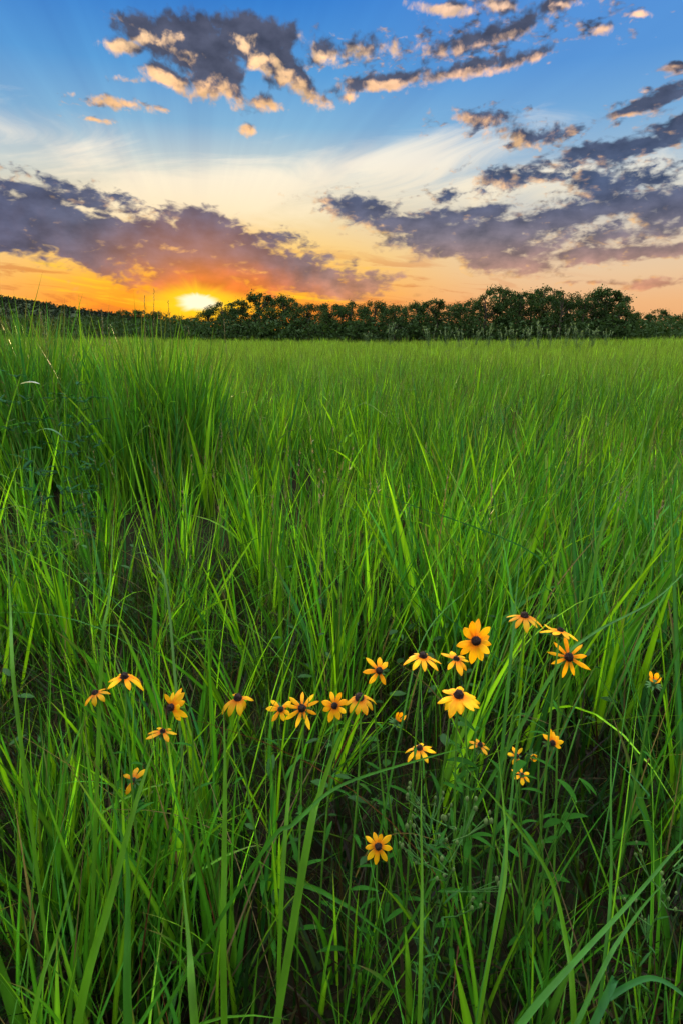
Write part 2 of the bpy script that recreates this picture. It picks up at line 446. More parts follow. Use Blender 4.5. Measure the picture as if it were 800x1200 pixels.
for pts, w, c in [
 ([(92, 1195, .62), (128, 1060, .66), (160, 940, .70), (186, 862, .74)], .0125, BR),
 ([(150, 1190, .64), (150, 1080, .66), (148, 1000, .68), (120, 905, .72)], .0105, GR),
 ([(228, 1195, .62), (222, 1110, .66), (212, 1010, .72)], .011, BR),
 ([(40, 1190, .66), (66, 1100, .70), (92, 1010, .74), (120, 925, .78)], .006, BR),
 ([(262, 1120, .74), (263, 1010, .77), (264, 900, .80), (262, 822, .84)], .0105, BR),
 ([(328, 1100, .74), (333, 1000, .76), (340, 920, .8), (352, 870, .83), (366, 800, .86)], .007, BR),
 ([(360, 990, .74), (375, 930, .77), (400, 860, .8), (436, 795, .83)], .011, BR),
 ([(300, 1010, .72), (345, 965, .74), (400, 920, .78), (500, 888, .82), (560, 872, .86)], .006, GR),
 ([(672, 1195, .62), (662, 1100, .66), (640, 1020, .70), (590, 950, .76), (540, 893, .82)], .0075, BR),
 ([(520, 1330, .54), (610, 1200, .58), (670, 1130, .62), (735, 1060, .66), (800, 985, .70), (840, 940, .74)], .0075, GR),
 ([(680, 1190, .60), (740, 1080, .66), (790, 1020, .70)], .006, GR),
 ([(705, 1150, .70), (715, 1040, .74), (715, 930, .78), (716, 840, .84)], .005, GR),
 ([(560, 1190, .66), (580, 1080, .70), (596, 960, .76), (610, 830, .82), (640, 660, .9)], .0055, GR),
 ([(570, 1140, .66), (592, 1020, .7), (588, 930, .75), (578, 840, .8)], .005, BR),
 ([(492, 1150, .66), (494, 1040, .7), (493, 950, .74), (494, 880, .8)], .005, BR),
 ([(640, 800, 1.05), (690, 745, 1.1), (770, 700, 1.2), (830, 640, 1.3)], .007, GR),
 ([(720, 890, .95), (745, 940, .9), (780, 1000, .88)], .006, BL),
 ([(700, 1190, .56), (712, 1170, .57), (760, 1146, .58), (800, 1166, .57), (815, 1200, .56)], .008, BL),
 ([(20, 830, .95), (14, 760, 1.0), (12, 700, 1.1), (4, 560, 1.2)], .008, BR),
 ([(120, 760, 1.1), (128, 700, 1.15), (134, 600, 1.3)], .010, BR),
 ([(596, 790, 1.2), (604, 700, 1.3), (612, 620, 1.4)], .008, GR),
 ([(470, 850, 1.0), (500, 740, 1.1), (560, 680, 1.25)], .004, GR),
 ([(206, 800, 1.22), (196, 690, 1.25), (185, 662, 1.28), (168, 648, 1.32), (156, 650, 1.33)], .006, PA),
 ([(745, 600, 1.9), (752, 520, 2.0), (770, 455, 2.1)], .013, BR),
 ([(700, 640, 1.7), (722, 560, 1.8), (738, 500, 1.9)], .012, BR),
 ([(610, 640, 1.6), (640, 690, 1.5), (690, 700, 1.45)], .005, BL),
]: hero(pts, w, c * .95)

V = np.concatenate(SV); Qd = np.concatenate(SQ); Cc = np.concatenate(SC)
print('grass verts', len(V), 'quads', len(Qd))
obj('grass', np_mesh('grass', V, Qd, None, Cc), M_GRASS, kind='stuff', label='tall green meadow grass filling the whole field', category='grass')
SV.clear(); SQ.clear(); SC.clear()

# ------------------------------------------------------------------ undergrowth: low broad leaves no one could count
g = Geo()
for i in range(1100):
    x = random.uniform(-1.9, 1.9); y = random.uniform(.15, 2.6)
    if float(fbm(x * 2 + 7, y * 2 + 3, 2)) < .48: continue
    z0 = float(ground_z(x, y)); z = z0 + random.uniform(.04, .38)
    a = random.uniform(0, 6.28); L = random.uniform(.018, .05)
    k = random.uniform(.7, 1.3)
    g.leaf((x, y, z), (math.cos(a), math.sin(a), random.uniform(-.2, .7)), L, L * random.uniform(.35, .6), .6, .3, 3, c=(.018 * k, .065 * k, .006 * k))
    if i % 5 == 0: g.tube([(x, y, z0), (x + .01, y, z)], [.0012, .0008], 4, (.05, .08, .03))
obj('undergrowth', g.mesh('undergrowth'), M_UNDER, kind='stuff', label='low dark broad-leaved undergrowth between the grass stems', category='undergrowth')

# ------------------------------------------------------------------ yellow flowers
def make_flower(i, f, head, dep):
    px, py, span, real, tv, ts, droop, npet, cs, desc = f
    rr = random.Random(100 + i)
    n = Vector((math.sin(R(ts)), -math.sin(R(tv)) * math.cos(R(ts)), math.cos(R(tv)) * math.cos(R(ts)))).normalized()
    bx = head.x + rr.uniform(-.05, .05); by = head.y + rr.uniform(-.02, .08)
    base = Vector((bx, by, float(ground_z(bx, by)) - .01))
    t = thing('coneflower', 'yellow ' + desc if not desc.startswith(('dim', 'dull', 'yellow')) else desc, 'flower', base, 'yellow coneflowers in the grass')
    hl = head - base
    # stem
    neck = hl - n * .012
    P0 = Vector((0, 0, 0)); P1 = Vector((hl.x * .2, hl.y * .2, hl.z * .5)); P2 = neck - n * hl.z * .16; P3 = neck
    pts = []
    for s in range(13):
        u = s / 12; pts.append(P0 * (1 - u) ** 3 + P1 * 3 * u * (1 - u) ** 2 + P2 * 3 * u * u * (1 - u) + P3 * u ** 3)
    sg = Geo(); gc = (.09, .22, .02)
    sg.tube(pts, [.0022 - .0009 * s / 12 for s in range(13)], 6, gc)
    obj('stem', sg.mesh('stem'), M_STEM, t)
    # stem leaves
    for s, L in ((2, .06), (4, .055), (6, .045), (8, .035)):
        lg = Geo(); a = rr.uniform(0, 6.28); k = rr.uniform(.8, 1.2)
        lg.leaf(pts[s], (math.cos(a), math.sin(a), .75), L * rr.uniform(.8, 1.2), L * .17, .9, .4, 6, c=(.022 * k, .095 * k, .008 * k), shape=.8)
        obj('leaf', lg.mesh('leaf'), M_WEED, t)
    q = n.to_track_quat('Z', 'Y').to_matrix()
    # green bracts under the head
    bg = Geo()
    for s in range(9):
        a = 2 * math.pi * s / 9 + rr.uniform(-.2, .2)
        d = q @ Vector((math.cos(a), math.sin(a), .05))
        bg.leaf(hl + n * (-.009) + d * .002, d, .013, .004, .5, .3, 3, up=n, c=(.05, .12, .03))
    ring = [q @ Vector((math.cos(2 * math.pi * s / 8) * .006, math.sin(2 * math.pi * s / 8) * .006, 0)) for s in range(8)]
    bg.tube([neck - n * .002, hl - n * .004, hl - n * .001], [.0016, .0055, .006], 8, (.05, .12, .03))
    obj('bracts', bg.mesh('bracts'), M_STEM, t)
    # petals
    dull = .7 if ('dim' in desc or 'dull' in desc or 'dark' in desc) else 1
    Lp = real * .56 - .004
    a0 = rr.uniform(0, 6.28); step = 2 * math.pi / npet
    half = 'only upwards' in desc or 'fan upwards' in desc
    torn = 'torn' in desc or 'ragged' in desc or 'half-hidden' in desc or 'half hidden' in desc
    for s in range(npet):
        a = a0 + s * step + rr.uniform(-.13, .13)
        if half: a = R(-38) + s * R(195) / npet + rr.uniform(-.06, .06)
        if rr.random() < (.25 if torn else .05): continue
        if 'gap between' in desc and s == 0: continue
        dr = droop + rr.gauss(0, .22 if droop > 0 else .1)
        d = q @ Vector((math.cos(a), math.sin(a), 0))
        if dr >= 0: start_d = (d * math.cos(dr * .2) - n * math.sin(dr * .2)).normalized(); bend = dr * .95 + rr.uniform(-.1, .25)
        else: start_d = (d * math.cos(-dr) + n * math.sin(-dr)).normalized(); bend = -.5
        LL = Lp * rr.uniform(.72, 1.14) * (1.1 if dr > .9 else 1)
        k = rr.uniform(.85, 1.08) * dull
        o = rr.uniform(.8, 1.12)
        pg = Geo(); up = n
        wd = rr.uniform(.0085, .0115) * (1.15 if 'broad' in desc else 1) * (.62 if 'narrow' in desc or 'pointed' in desc else 1) * (real / .056) ** .6
        petal_mesh(pg, hl + d * .004 - n * .001, start_d, LL, wd, bend, n, (.96 * k, .52 * k * o, .004), (.84 * k, .17 * k, .003), rr)
        obj('petal', pg.mesh('petal'), M_PETAL, t)
    if cs > 0:
        rc = .0060 * cs * (real / .056) ** .5; hc = rc * 1.25
        v = []; fcs = []; nu, nv = 16, 9
        for j in range(nv + 1):
            ph = j / nv * math.pi / 2
            for a_ in range(nu):
                an = 2 * math.pi * a_ / nu + j * .2
                bump = 1 + .09 * math.sin(an * 8 + j * 2.4) * math.cos(j * 2.1) + rr.uniform(-.05, .05)
                rad = rc * math.cos(ph * .97) ** .75 * bump
                v.append(hl + q @ Vector((rad * math.cos(an), rad * math.sin(an), -.001 + hc * math.sin(ph) * (1 + rr.uniform(-.04, .04)))))
        for j in range(nv):
            for a_ in range(nu):
                b_ = (a_ + 1) % nu; fcs.append((j * nu + a_, j * nu + b_, (j + 1) * nu + b_, (j + 1) * nu + a_))
        v.append(hl + n * hc); top = len(v) - 1
        for a_ in range(nu): fcs.append((nv * nu + a_, nv * nu + (a_ + 1) % nu, top))
        # florets: tiny nibs over the dome
        cg = Geo(); cg.add(v, fcs)
        for s in range(46):
            ph = math.asin(rr.uniform(.1, .98)); an = rr.uniform(0, 6.28)
            dd = q @ Vector((math.cos(ph) * math.cos(an), math.cos(ph) * math.sin(an), math.sin(ph)))
            p0 = hl + q @ Vector((rc * math.cos(ph) ** .75 * math.cos(an), rc * math.cos(ph) ** .75 * math.sin(an), hc * math.sin(ph) - .001))
            cg.tube([p0, p0 + dd * .0012], [.0005, .0003], 4)
        obj('cone', cg.mesh('cone'), M_CONE, t)
    return t

def petal_mesh(g, base, d, length, width, bend, up, c_tip, c_base, rr):
    """ray petal: five across for its two grooves, notched tip"""
    d = Vector(d).normalized(); p = Vector(base); side = d.cross(up).normalized(); seg = 7; v = []; f = []; cols = []
    curl = rr.uniform(-.1, .25); skew = rr.uniform(-.15, .15)
    for i in range(seg + 1):
        t = i / seg
        w = width * .5 * (.42 + .58 * math.sin(min(1, t * 1.35) * math.pi / 2)) * (1 if t < .5 else max(.1, 1 - ((t - .5) / .53) ** 2.1))
        nrm = side.cross(d).normalized()
        for j, s in enumerate((-1, -.5, 0, .5, 1)):
            rib = (-.10, .06, -.05, .06, -.10)[j] * width * (1 - .3 * t)
            back = 0
            if i == seg: back = (0, .0, .035, .0, 0)[j] * length + rr.uniform(0, .02) * length
            v.append(p + side * (w * s + skew * length * t * t * .3) + nrm * (rib + curl * width * .25 * s * s) - d * back)
            m = min(1, max(0, (t - .05) / .45)) * (1 - .22 * (j in (1, 3))); cols.append(tuple(c_base[k] * (1 - m) + c_tip[k] * m for k in range(3)))
        p = p + d * (length / seg)
        d = (Matrix.Rotation(-bend / seg, 3, side) @ d).normalized()
    for i in range(seg):
        for j in range(4): f.append((i * 5 + j, i * 5 + j + 1, i * 5 + 6 + j, i * 5 + 5 + j))
    n0 = len(g.v); g.add(v, f); g.c[n0:] = cols

for i, (f, (hp, dep)) in enumerate(zip(FL, HEADS)):
    make_flower(i, f, hp, dep)

# ------------------------------------------------------------------ weeds
def make_budding_weed(px, py, dep, label, h=.4, seed=1, sc=1.0, nbr=9):
    rr = random.Random(seed); top = at(px, py, dep)
    base = Vector((top.x + rr.uniform(-.04, .04), top.y + .03, float(ground_z(top.x, top.y + .03))))
    t = thing('budding_weed', label, 'weed', base, 'weeds with small pale buds')
    hl = top - base; pts = [hl * (s / 8) + Vector((.01 * math.sin(s), 0, 0)) for s in range(9)]
    sg = Geo(); sg.tube(pts, [.0019 - .00015 * s for s in range(9)], 6, (.05, .13, .02))
    tips = []
    for b in range(nbr):
        u = rr.uniform(.66, 1); p = hl * u; a = rr.uniform(0, 6.28); L = rr.uniform(.04, .09) * sc
        e = p + Vector((math.cos(a) * L, math.sin(a) * L * .6, L * rr.uniform(.35, .9)))
        mid = (p + e) / 2 + Vector((0, 0, -.006)); sg.tube([p, mid, e], [.001, .0009, .0007], 5, (.05, .13, .025)); tips.append((e, a))
        for s in range(3):
            e2 = e + Vector((rr.uniform(-.014, .014), rr.uniform(-.014, .014), rr.uniform(.004, .016))); sg.tube([mid, e2], [.0007, .0005], 4, (.05, .13, .025)); tips.append((e2, a))
    obj('stem', sg.mesh('stem'), M_STEM, t)
    for s in range(16):
        p = hl * rr.uniform(.25, 1); a = rr.uniform(0, 6.28); lg = Geo(); L = rr.uniform(.025, .05) * sc
        lg.leaf(p, (math.cos(a), math.sin(a), .9), L, L * .12, .6, .3, 4, c=(.03, .10, .02)); obj('leaf', lg.mesh('leaf'), M_WEED, t)
    for e, a in tips:
        bg = Geo(); r = rr.uniform(.0018, .0032) * sc
        bg.tube([e + Vector((0, 0, -.001)), e + Vector((0, 0, r * .6)), e + Vector((0, 0, r * 1.8)), e + Vector((0, 0, r * 2.6))], [r * .5, r, r * .9, r * .35], 7, (.13, .19, .06))
        obj('bud', bg.mesh('bud'), M_WEED, t)
make_budding_weed(532, 968, .80, 'branching weed with small pale buds right of the lone foreground flower', seed=3)
make_budding_weed(504, 962, .84, 'slim weed with a few whitish buds, just left of the branching one', seed=5, sc=.7, nbr=5)
make_budding_weed(790, 1012, .80, 'weed with pale buds at the right edge of the foreground', seed=8, sc=.8, nbr=6)

def make_broad_weed(x, y, h, label, seed, col, n=26, L0=.11, group=None, name='leafy_weed'):
    rr = random.Random(seed); z = float(ground_z(x, y)); t = thing(name, label, 'weed', (x, y, z), group)
    sg = Geo(); stems = []
    for s in range(4):
        e = Vector((rr.uniform(-.16, .16) * h, rr.uniform(-.16, .16) * h, h * rr.uniform(.8, 1)))
        pts = [Vector((e.x * u * u, e.y * u * u, e.z * u)) for u in [k / 6 for k in range(7)]]; stems.append(pts)
        sg.tube(pts, [.0024 - .0002 * k for k in range(7)], 6, (.05, .15, .015))
    obj('stem', sg.mesh('stem'), M_STEM, t)
    for s in range(n):
        pts = rr.choice(stems); p = pts[rr.randint(1, 6)]; a = rr.uniform(0, 6.28); L = L0 * rr.uniform(.6, 1.2); k = rr.uniform(.7, 1.3)
        lg = Geo(); lg.leaf(p, (math.cos(a), math.sin(a), rr.uniform(.1, 1)), L, L * rr.uniform(.18, .27), rr.uniform(.5, 1.4), .4, 6, c=tuple(v * k for v in col)); obj('leaf', lg.mesh('leaf'), M_WEED, t)
    return t
BW = 'leafy weeds in the shaded hollow'
for k, (px, dep, top, lab) in enumerate([
  (14, 3.2, 430, 'dark blue-green leafy weed at the left edge in the shaded hollow'),
  (62, 3.0, 455, 'dark blue-green leafy weed with arching leaves, second from the left edge'),
  (100, 3.3, 440, 'dark leafy weed at the right side of the shaded hollow'),
  (44, 2.6, 520, 'low blue-green leafy weed in front of the shaded hollow'),
  (90, 2.7, 515, 'low leafy weed with pale undersides in front, right of the other low one')]):
    p = at(px, top, dep); z = float(ground_z(p.x, p.y))
    make_broad_weed(p.x, p.y, max(.35, p.z - z), lab, 40 + k, (.012, .062, .018), 85, .07, BW)
for k, (px, py, dep, lab) in enumerate([
  (640, 860, .92, 'broad-leaved green plant behind the shaded flower cluster'),
  (560, 850, 1.0, 'leafy plant between the wide orange flower and the shaded cluster'),
]):
    p = at(px, py, dep); z = float(ground_z(p.x, p.y))
    make_broad_weed(p.x, p.y, max(.2, p.z - z), lab, 60 + k, (.020, .09, .006), 22, .05, 'leafy plants among the flowers')
# pale withered leaf hanging over the hollow
g = Geo(); p = at(24, 450, 2.9)
g.leaf((0, 0, 0), (1, .1, .5), .10, .035, 1.1, .5, 7, c=(.34, .34, .30))
o = obj('withered_leaf', g.mesh('withered_leaf'), M_WEED, None, label='pale grey withered leaf caught over the shaded hollow at the left', category='leaf'); o.location = p
g = Geo(); g.leaf((0, 0, 0), (-.6, .1, .6), .16, .018, 1.6, .4, 8, c=(.09, .19, .08)); 
o = obj('bent_leaf', g.mesh('bent_leaf'), M_WEED, None, label='grey-green arching leaf tip beneath the withered leaf', category='leaf'); o.location = at(74, 512, 2.6)

# tall seed stalks rising above the skyline on the left
def make_stalk(px, py, dep, label, seed):
    rr = random.Random(seed); top = at(px, py, dep); bx, by = top.x + rr.uniform(-.05, .05), top.y
    base = Vector((bx, by, float(ground_z(bx, by)))); t = thing('grass_stalk', label, 'grass stalk', base, 'tall seed stalks on the left')
    hl = top - base; bend = rr.uniform(-.05, .05)
    pts = [Vector((hl.x * u + bend * math.sin(u * 3.1), hl.y * u, hl.z * u)) for u in [k / 9 for k in range(10)]]
    sg = Geo(); sg.tube(pts, [.0026 - .0002 * k for k in range(10)], 5, (.12, .11, .05)); obj('stem', sg.mesh('stem'), M_STEM, t)
    hg = Geo()
    for s in range(34):
        u = .80 + .2 * s / 34; p = Vector((hl.x * u + bend * math.sin(u * 3.1), hl.y * u, hl.z * u)); a = rr.uniform(0, 6.28)
        hg.leaf(p, (math.cos(a) * .6, math.sin(a) * .6, 1), .016, .005, .3, .2, 2, c=(.16, .12, .06))
    obj('seed_head', hg.mesh('seed_head'), M_STEM, t)
for k, (px, py, dep, lab) in enumerate([
  (181, 338, 4.2, 'tallest dark seed stalk standing against the orange sky left of the sun'),
  (170, 346, 4.4, 'thin seed stalk just left of the tallest one'),
  (197, 352, 4.3, 'short seed stalk between the tallest one and the sun'),
  (262, 372, 4.3, 'leaning seed stalk just right of the sun'),
  (120, 362, 4.0, 'seed stalk rising in front of the wooded hill'),
  (48, 366, 3.6, 'seed stalk near the left edge in front of the hill')]): make_stalk(px, py, dep, lab, 90 + k)

# ------------------------------------------------------------------ trees
def tree_meshes(seed, h, w, low=.02, blobs=64, per=100, leaf=.15, airy=0.0):
    rr = np.random.default_rng(seed); r2 = random.Random(seed)
    tg = Geo(); th = h * .9
    tp = [Vector((.12 * math.sin(k * .9 + seed), .1 * math.cos(k * .7 + seed), th * k / 7)) for k in range(8)]
    tg.tube(tp, [.17 * (1 - .11 * k) * h / 6 for k in range(8)], 8)
    cen = []; cr = []
    for b in range(blobs):
        u = r2.uniform(low, 1.0); env = math.sin(math.pi * min(.97, .30 + u * .66)) ** .55
        a = r2.uniform(0, 6.28); rad = w * .5 * env * math.sqrt(r2.random()) 
        c = Vector((math.cos(a) * rad, math.sin(a) * rad, h * (u * .9 + .02))); cen.append(c); cr.append(r2.uniform(.26, .52) * w / 5 * (1 - .35 * u))
        if b % 2 == 0:
            k = min(6, int(u * 6)); s = tp[k]; m = (s + c) / 2 + Vector((0, 0, -.15)); tg.tube([s, m, c], [.06 * h / 6, .04 * h / 6, .015], 5)
    trunk = tg.mesh('trunk')
    n = blobs * per; cid = np.repeat(np.arange(blobs), per)
    dirs = rr.normal(size=(n, 3)); dirs /= np.linalg.norm(dirs, axis=1)[:, None]
    rad = np.array(cr)[cid] * 1.7 * rr.random(n) ** .45
    P = np.array([tuple(c) for c in cen])[cid] + dirs * rad[:, None] * np.array([1, 1, .75]); P[:, 2] = np.maximum(P[:, 2], .1)
    # stray sprays outside
    k = rr.random(n) < .06 + airy; P[k] += dirs[k] * rr.uniform(.1, .5, (k.sum(), 1))
    a = rr.normal(size=(n, 3)); a /= np.linalg.norm(a, axis=1)[:, None]
    b = np.cross(a, rr.normal(size=(n, 3))); b /= np.linalg.norm(b, axis=1)[:, None]
    s = leaf * rr.uniform(.5, 1.3, n)[:, None]
    V = np.stack([P - a * s * .7, P + b * s * .35, P + a * s * .8, P - b * s * .35], 1).reshape(-1, 3)
    Q = np.arange(n * 4).reshape(-1, 4)
    shade = np.array([r2.uniform(.8, 1.2) for _ in range(blobs)])[cid] * rr.uniform(.75, 1.25, n)
    C = np.array([.030, .056, .016]) * shade[:, None]; C = np.repeat(C, 4, 0)
    crown = np_mesh('crown', V, Q, None, C, smooth=False)
    trunk.materials.append(M_BARK); crown.materials.append(M_CROWN)
    return trunk, crown
TM = [tree_meshes(1, 6, 6.0), tree_meshes(2, 6, 5.2, airy=.05), tree_meshes(3, 6, 6.6), tree_meshes(4, 6, 4.4, low=.06, airy=.08), tree_meshes(5, 6, 5.8), tree_meshes(6, 6, 5.0, low=.05, airy=.1)]
ORD = ['first', 'second', 'third', 'fourth', 'fifth', 'sixth', 'seventh', 'eighth', 'ninth', 'tenth', 'eleventh', 'twelfth', 'thirteenth', 'fourteenth', 'fifteenth', 'sixteenth', 'seventeenth', 'eighteenth', 'nineteenth', 'twentieth']
protos = {}
def put_tree(px, pytop, dist, variant, wscale, label, group):
    d = ray(px, 388); x = d.x / d.y * dist; y = dist; gz = float(ground_z(x, y)) - .1
    v = (600 - pytop) / FPX; rz = (-SP + v * CP) / (CP + v * SP); top = CAM_H + rz * dist
    H = (top - gz); s = H / 5.95
    if variant not in protos:
        t = thing('tree', label, 'tree', (x, y, gz), group); protos[variant] = t
        obj('trunk', TM[variant][0], M_BARK, t); obj('crown', TM[variant][1], M_CROWN, t)
        t.scale = (s * wscale, s * wscale, s); t.rotation_euler.z = random.uniform(0, 6)
    else: copy_thing(protos[variant], (x, y, gz), random.uniform(0, 6), (s * wscale, s * wscale, s), label, group)
front = [(262, 352, 82, 0, 1.0, 'low round tree'), (286, 350, 80, 4, .95, 'bushy tree'), (306, 339, 84, 3, .9, 'slim tall tree'), (334, 344, 82, 1, .95, 'tall open-crowned tree'), (361, 353, 80, 2, .9, 'broad low tree'),
 (388, 354, 81, 4, 1.0, 'round dense tree'), (412, 351, 79, 0, .95, 'round tree'), (438, 351, 80, 5, 1.0, 'open-crowned tree'), (462, 354, 78, 2, .85, 'broad low tree'), (488, 352, 80, 1, 1.0, 'leafy tree'), (510, 349, 78, 4, 1.0, 'domed tree'),
 (536, 352, 80, 2, .9, 'broad leafy tree'), (566, 343, 78, 0, .95, 'dense domed tree'), (583, 333, 80, 1, .9, 'tall round-topped tree'), (606, 340, 79, 4, .85, 'dense tree'), (634, 334, 80, 5, .95, 'tall ragged-topped tree'), (655, 338, 77, 0, .85, 'wide dense tree'), (681, 345, 79, 2, .8, 'broad tree'), (705, 333, 80, 3, 1.05, 'tall airy tree with gaps'), (722, 342, 82, 1, .7, 'narrow tree')]
for k, (px, py, dist, var, ws, kind) in enumerate(front):
    put_tree(px, py, dist, var, ws * 1.2, '%s, %s from the sun in the front row of the treeline' % (kind, ORD[k]), 'trees of the front row along the field edge')
back = [(275, 358, 92), (320, 348, 94), (348, 352, 93), (375, 357, 95), (400, 356, 94), (425, 356, 96), (450, 357, 94), (475, 357, 95), (500, 354, 93), (524, 356, 95), (552, 351, 94), (595, 345, 93), (620, 342, 95), (645, 343, 92), (668, 346, 95), (692, 342, 94), (716, 352, 95)]
for k, (px, py, dist) in enumerate(back):
    put_tree(px, py, dist, (k * 5 + 2) % 6, .95, 'tree showing only its top, %s from the sun in the back row' % ORD[k], 'trees of the back row of the treeline')
right = [(742, 364, 100, 2), (757, 366, 98, 3), (770, 361, 104, 5), (784, 369, 100, 4), (801, 364, 98, 0), (822, 355, 98, 1), (850, 350, 96, 4), (-30, 366, 150, 2)]
for k, (px, py, dist, var) in enumerate(right[:7]):
    put_tree(px, py, dist, var, 1.15, 'low dark tree, %s past the treeline\'s dip on the right' % ORD[k], 'low trees at the right end')
left = [(246, 360, 84, 2), (228, 371, 110, 4), (208, 368, 120, 0), (186, 363, 112, 2), (168, 362, 115, 4), (150, 362, 112, 1), (132, 368, 118, 0), (112, 368, 125, 2)]
for k, (px, py, dist, var) in enumerate(left):
    put_tree(px, py, dist, var, 1.25, 'low dark bushy tree, %s to the left of the setting sun' % ORD[k] if k else 'low round tree directly under the right edge of the sun', 'low trees under and left of the sun')

# dark brush along the foot of the treeline, one mass
nb = 42000; bx = rng.uniform(-62, 66, nb); by = rng.uniform(73, 100, nb); gz = ground_z(bx, by)
P = np.stack([bx, by, gz + rng.random(nb) ** 1.2 * (2.2 + 1.6 * fbm(bx * .3, by * .3))], -1)
a = rng.normal(size=(nb, 3)); a /= np.linalg.norm(a, axis=1)[:, None]; b = np.cross(a, rng.normal(size=(nb, 3))); b /= np.linalg.norm(b, axis=1)[:, None]
s = rng.uniform(.15, .35, nb)[:, None]
Vb = np.stack([P - a * s, P + b * s * .5, P + a * s, P - b * s * .5], 1).reshape(-1, 3)
obj('brush', np_mesh('brush', Vb, np.arange(nb * 4).reshape(-1, 4), None, np.repeat(np.array([.030, .056, .016]) * rng.uniform(.7, 1.25, (nb, 1)), 4, 0), False), M_CROWN, kind='stuff', label='dark brush under the treeline', category='brush')

# pale tall weeds standing in front of the treeline
wg = 'tall pale weeds before the treeline'
def pale_weed_mesh(seed):
    rr = random.Random(seed); sg = Geo(); lg = Geo(); pg = Geo()
    for s in range(7):
        e = Vector((rr.uniform(-.5, .5), rr.uniform(-.5, .5), rr.uniform(1.2, 1.7))); pts = [Vector((e.x * u, e.y * u, e.z * u)) for u in (0, .25, .5, .75, 1)]
        sg.tube(pts, [.012, .01, .009, .007, .005], 5, (.10, .14, .07))
        for k in range(20):
            u = rr.uniform(.2, .9); a = rr.uniform(0, 6.28); lg.leaf(e * u, (math.cos(a), math.sin(a), .6), rr.uniform(.12, .22), .035, .7, .2, 3, c=(.07, .12, .04))
        for k in range(26):  # pale plume sprays at the stem tops, kept in the leaf mesh
            u = rr.uniform(.84, 1.04); a = rr.uniform(0, 6.28); lg.leaf(e * u, (math.cos(a), math.sin(a), .9), rr.uniform(.08, .15), .03, .8, .2, 2, c=(.16, .21, .10))
    return sg.mesh('stem'), lg.mesh('leaves')
PW = [pale_weed_mesh(1), pale_weed_mesh(2), pale_weed_mesh(3)]; pwp = {}
pws = sorted([(505, 40), (522, 46), (540, 38), (556, 44), (572, 40), (590, 47), (604, 36), (619, 42), (632, 38), (648, 45), (664, 40), (680, 36), (694, 43), (712, 46), (456, 48), (430, 52)])
for k, (px, dist) in enumerate(pws):
    d = ray(px, 388); x = d.x / d.y * dist; gz = float(ground_z(x, dist)) - .05; v = k % 3; sc = random.uniform(.85, 1.25); lab = 'pale feathery weed before the treeline, %s counting from the left' % ORD[k]
    if v not in pwp:
        t = thing('feathery_weed', lab, 'weed', (x, dist, gz), wg); t.scale = (sc, sc, sc); pwp[v] = t
        for nm, m_, mt in zip(('stem', 'foliage_plumes'), PW[v], (M_STEM, M_WEED)): obj(nm, m_, mt, t)
    else: copy_thing(pwp[v], (x, dist, gz), random.uniform(0, 6), (sc, sc, sc), lab, wg)

# ------------------------------------------------------------------ wooded hill on the left, far off
hx = np.linspace(-330, 30, 90); hy = np.linspace(300, 470, 24); HX, HY = np.meshgrid(hx, hy)
def hill_h(x, y):
    px = 400 + FPX * (x / y) * 1.0 * CP   # bearing only
    b = np.interp(x / 360, [-.92, -.62, -.56, -.45, -.38, -.31, -.26, -.1, .1], [27, 24.5, 21.5, 15.5, 11, 7.5, 4, 1, 0])
    return b * np.exp(-((y - 370) / 48) ** 2) + (fbm(x * .03, y * .03) - .5) * 1.4 - 1.4
HZ = hill_h(HX, HY); idx = np.arange(HX.size).reshape(HX.shape)
q = np.stack([idx[:-1, :-1], idx[:-1, 1:], idx[1:, 1:], idx[1:, :-1]], -1).reshape(-1, 4)
obj('hill', np_mesh('hill', np.stack([HX, HY, HZ], -1).reshape(-1, 3), q), M_HILL, kind='structure')
nc = 2600; cx = rng.uniform(-330, 10, nc); cy = rng.uniform(322, 395, nc); cz = hill_h(cx, cy); cr_ = rng.uniform(1.3, 2.6, nc)
per = 22; cid = np.repeat(np.arange(nc), per); n = len(cid)
dirs = rng.normal(size=(n, 3)); dirs /= np.linalg.norm(dirs, axis=1)[:, None]
P = np.stack([cx, cy, cz + .5], -1)[cid] + dirs * (cr_[cid] * rng.random(n) ** .4)[:, None]
a = rng.normal(size=(n, 3)); a /= np.linalg.norm(a, axis=1)[:, None]; b = np.cross(a, rng.normal(size=(n, 3))); b /= np.linalg.norm(b, axis=1)[:, None]
s = rng.uniform(.4, .95, n)[:, None]
obj('forest', np_mesh('forest', np.stack([P - a * s, P + b * s * .6, P + a * s, P - b * s * .6], 1).reshape(-1, 3), np.arange(n * 4).reshape(-1, 4), None, np.repeat(np.array([.014, .022, .010]) * rng.uniform(.6, 1.4, (nc, 1))[cid], 4, 0), False), M_FOREST, kind='stuff', label='far-off wood covering the hill on the left', category='forest')

# ------------------------------------------------------------------ sky
SUN_AZ, SUN_EL = azel(233, 354)
W = bpy.data.worlds.new('World'); S.world = W; W.use_nodes = True
NT = W.node_tree; NT.nodes.clear()

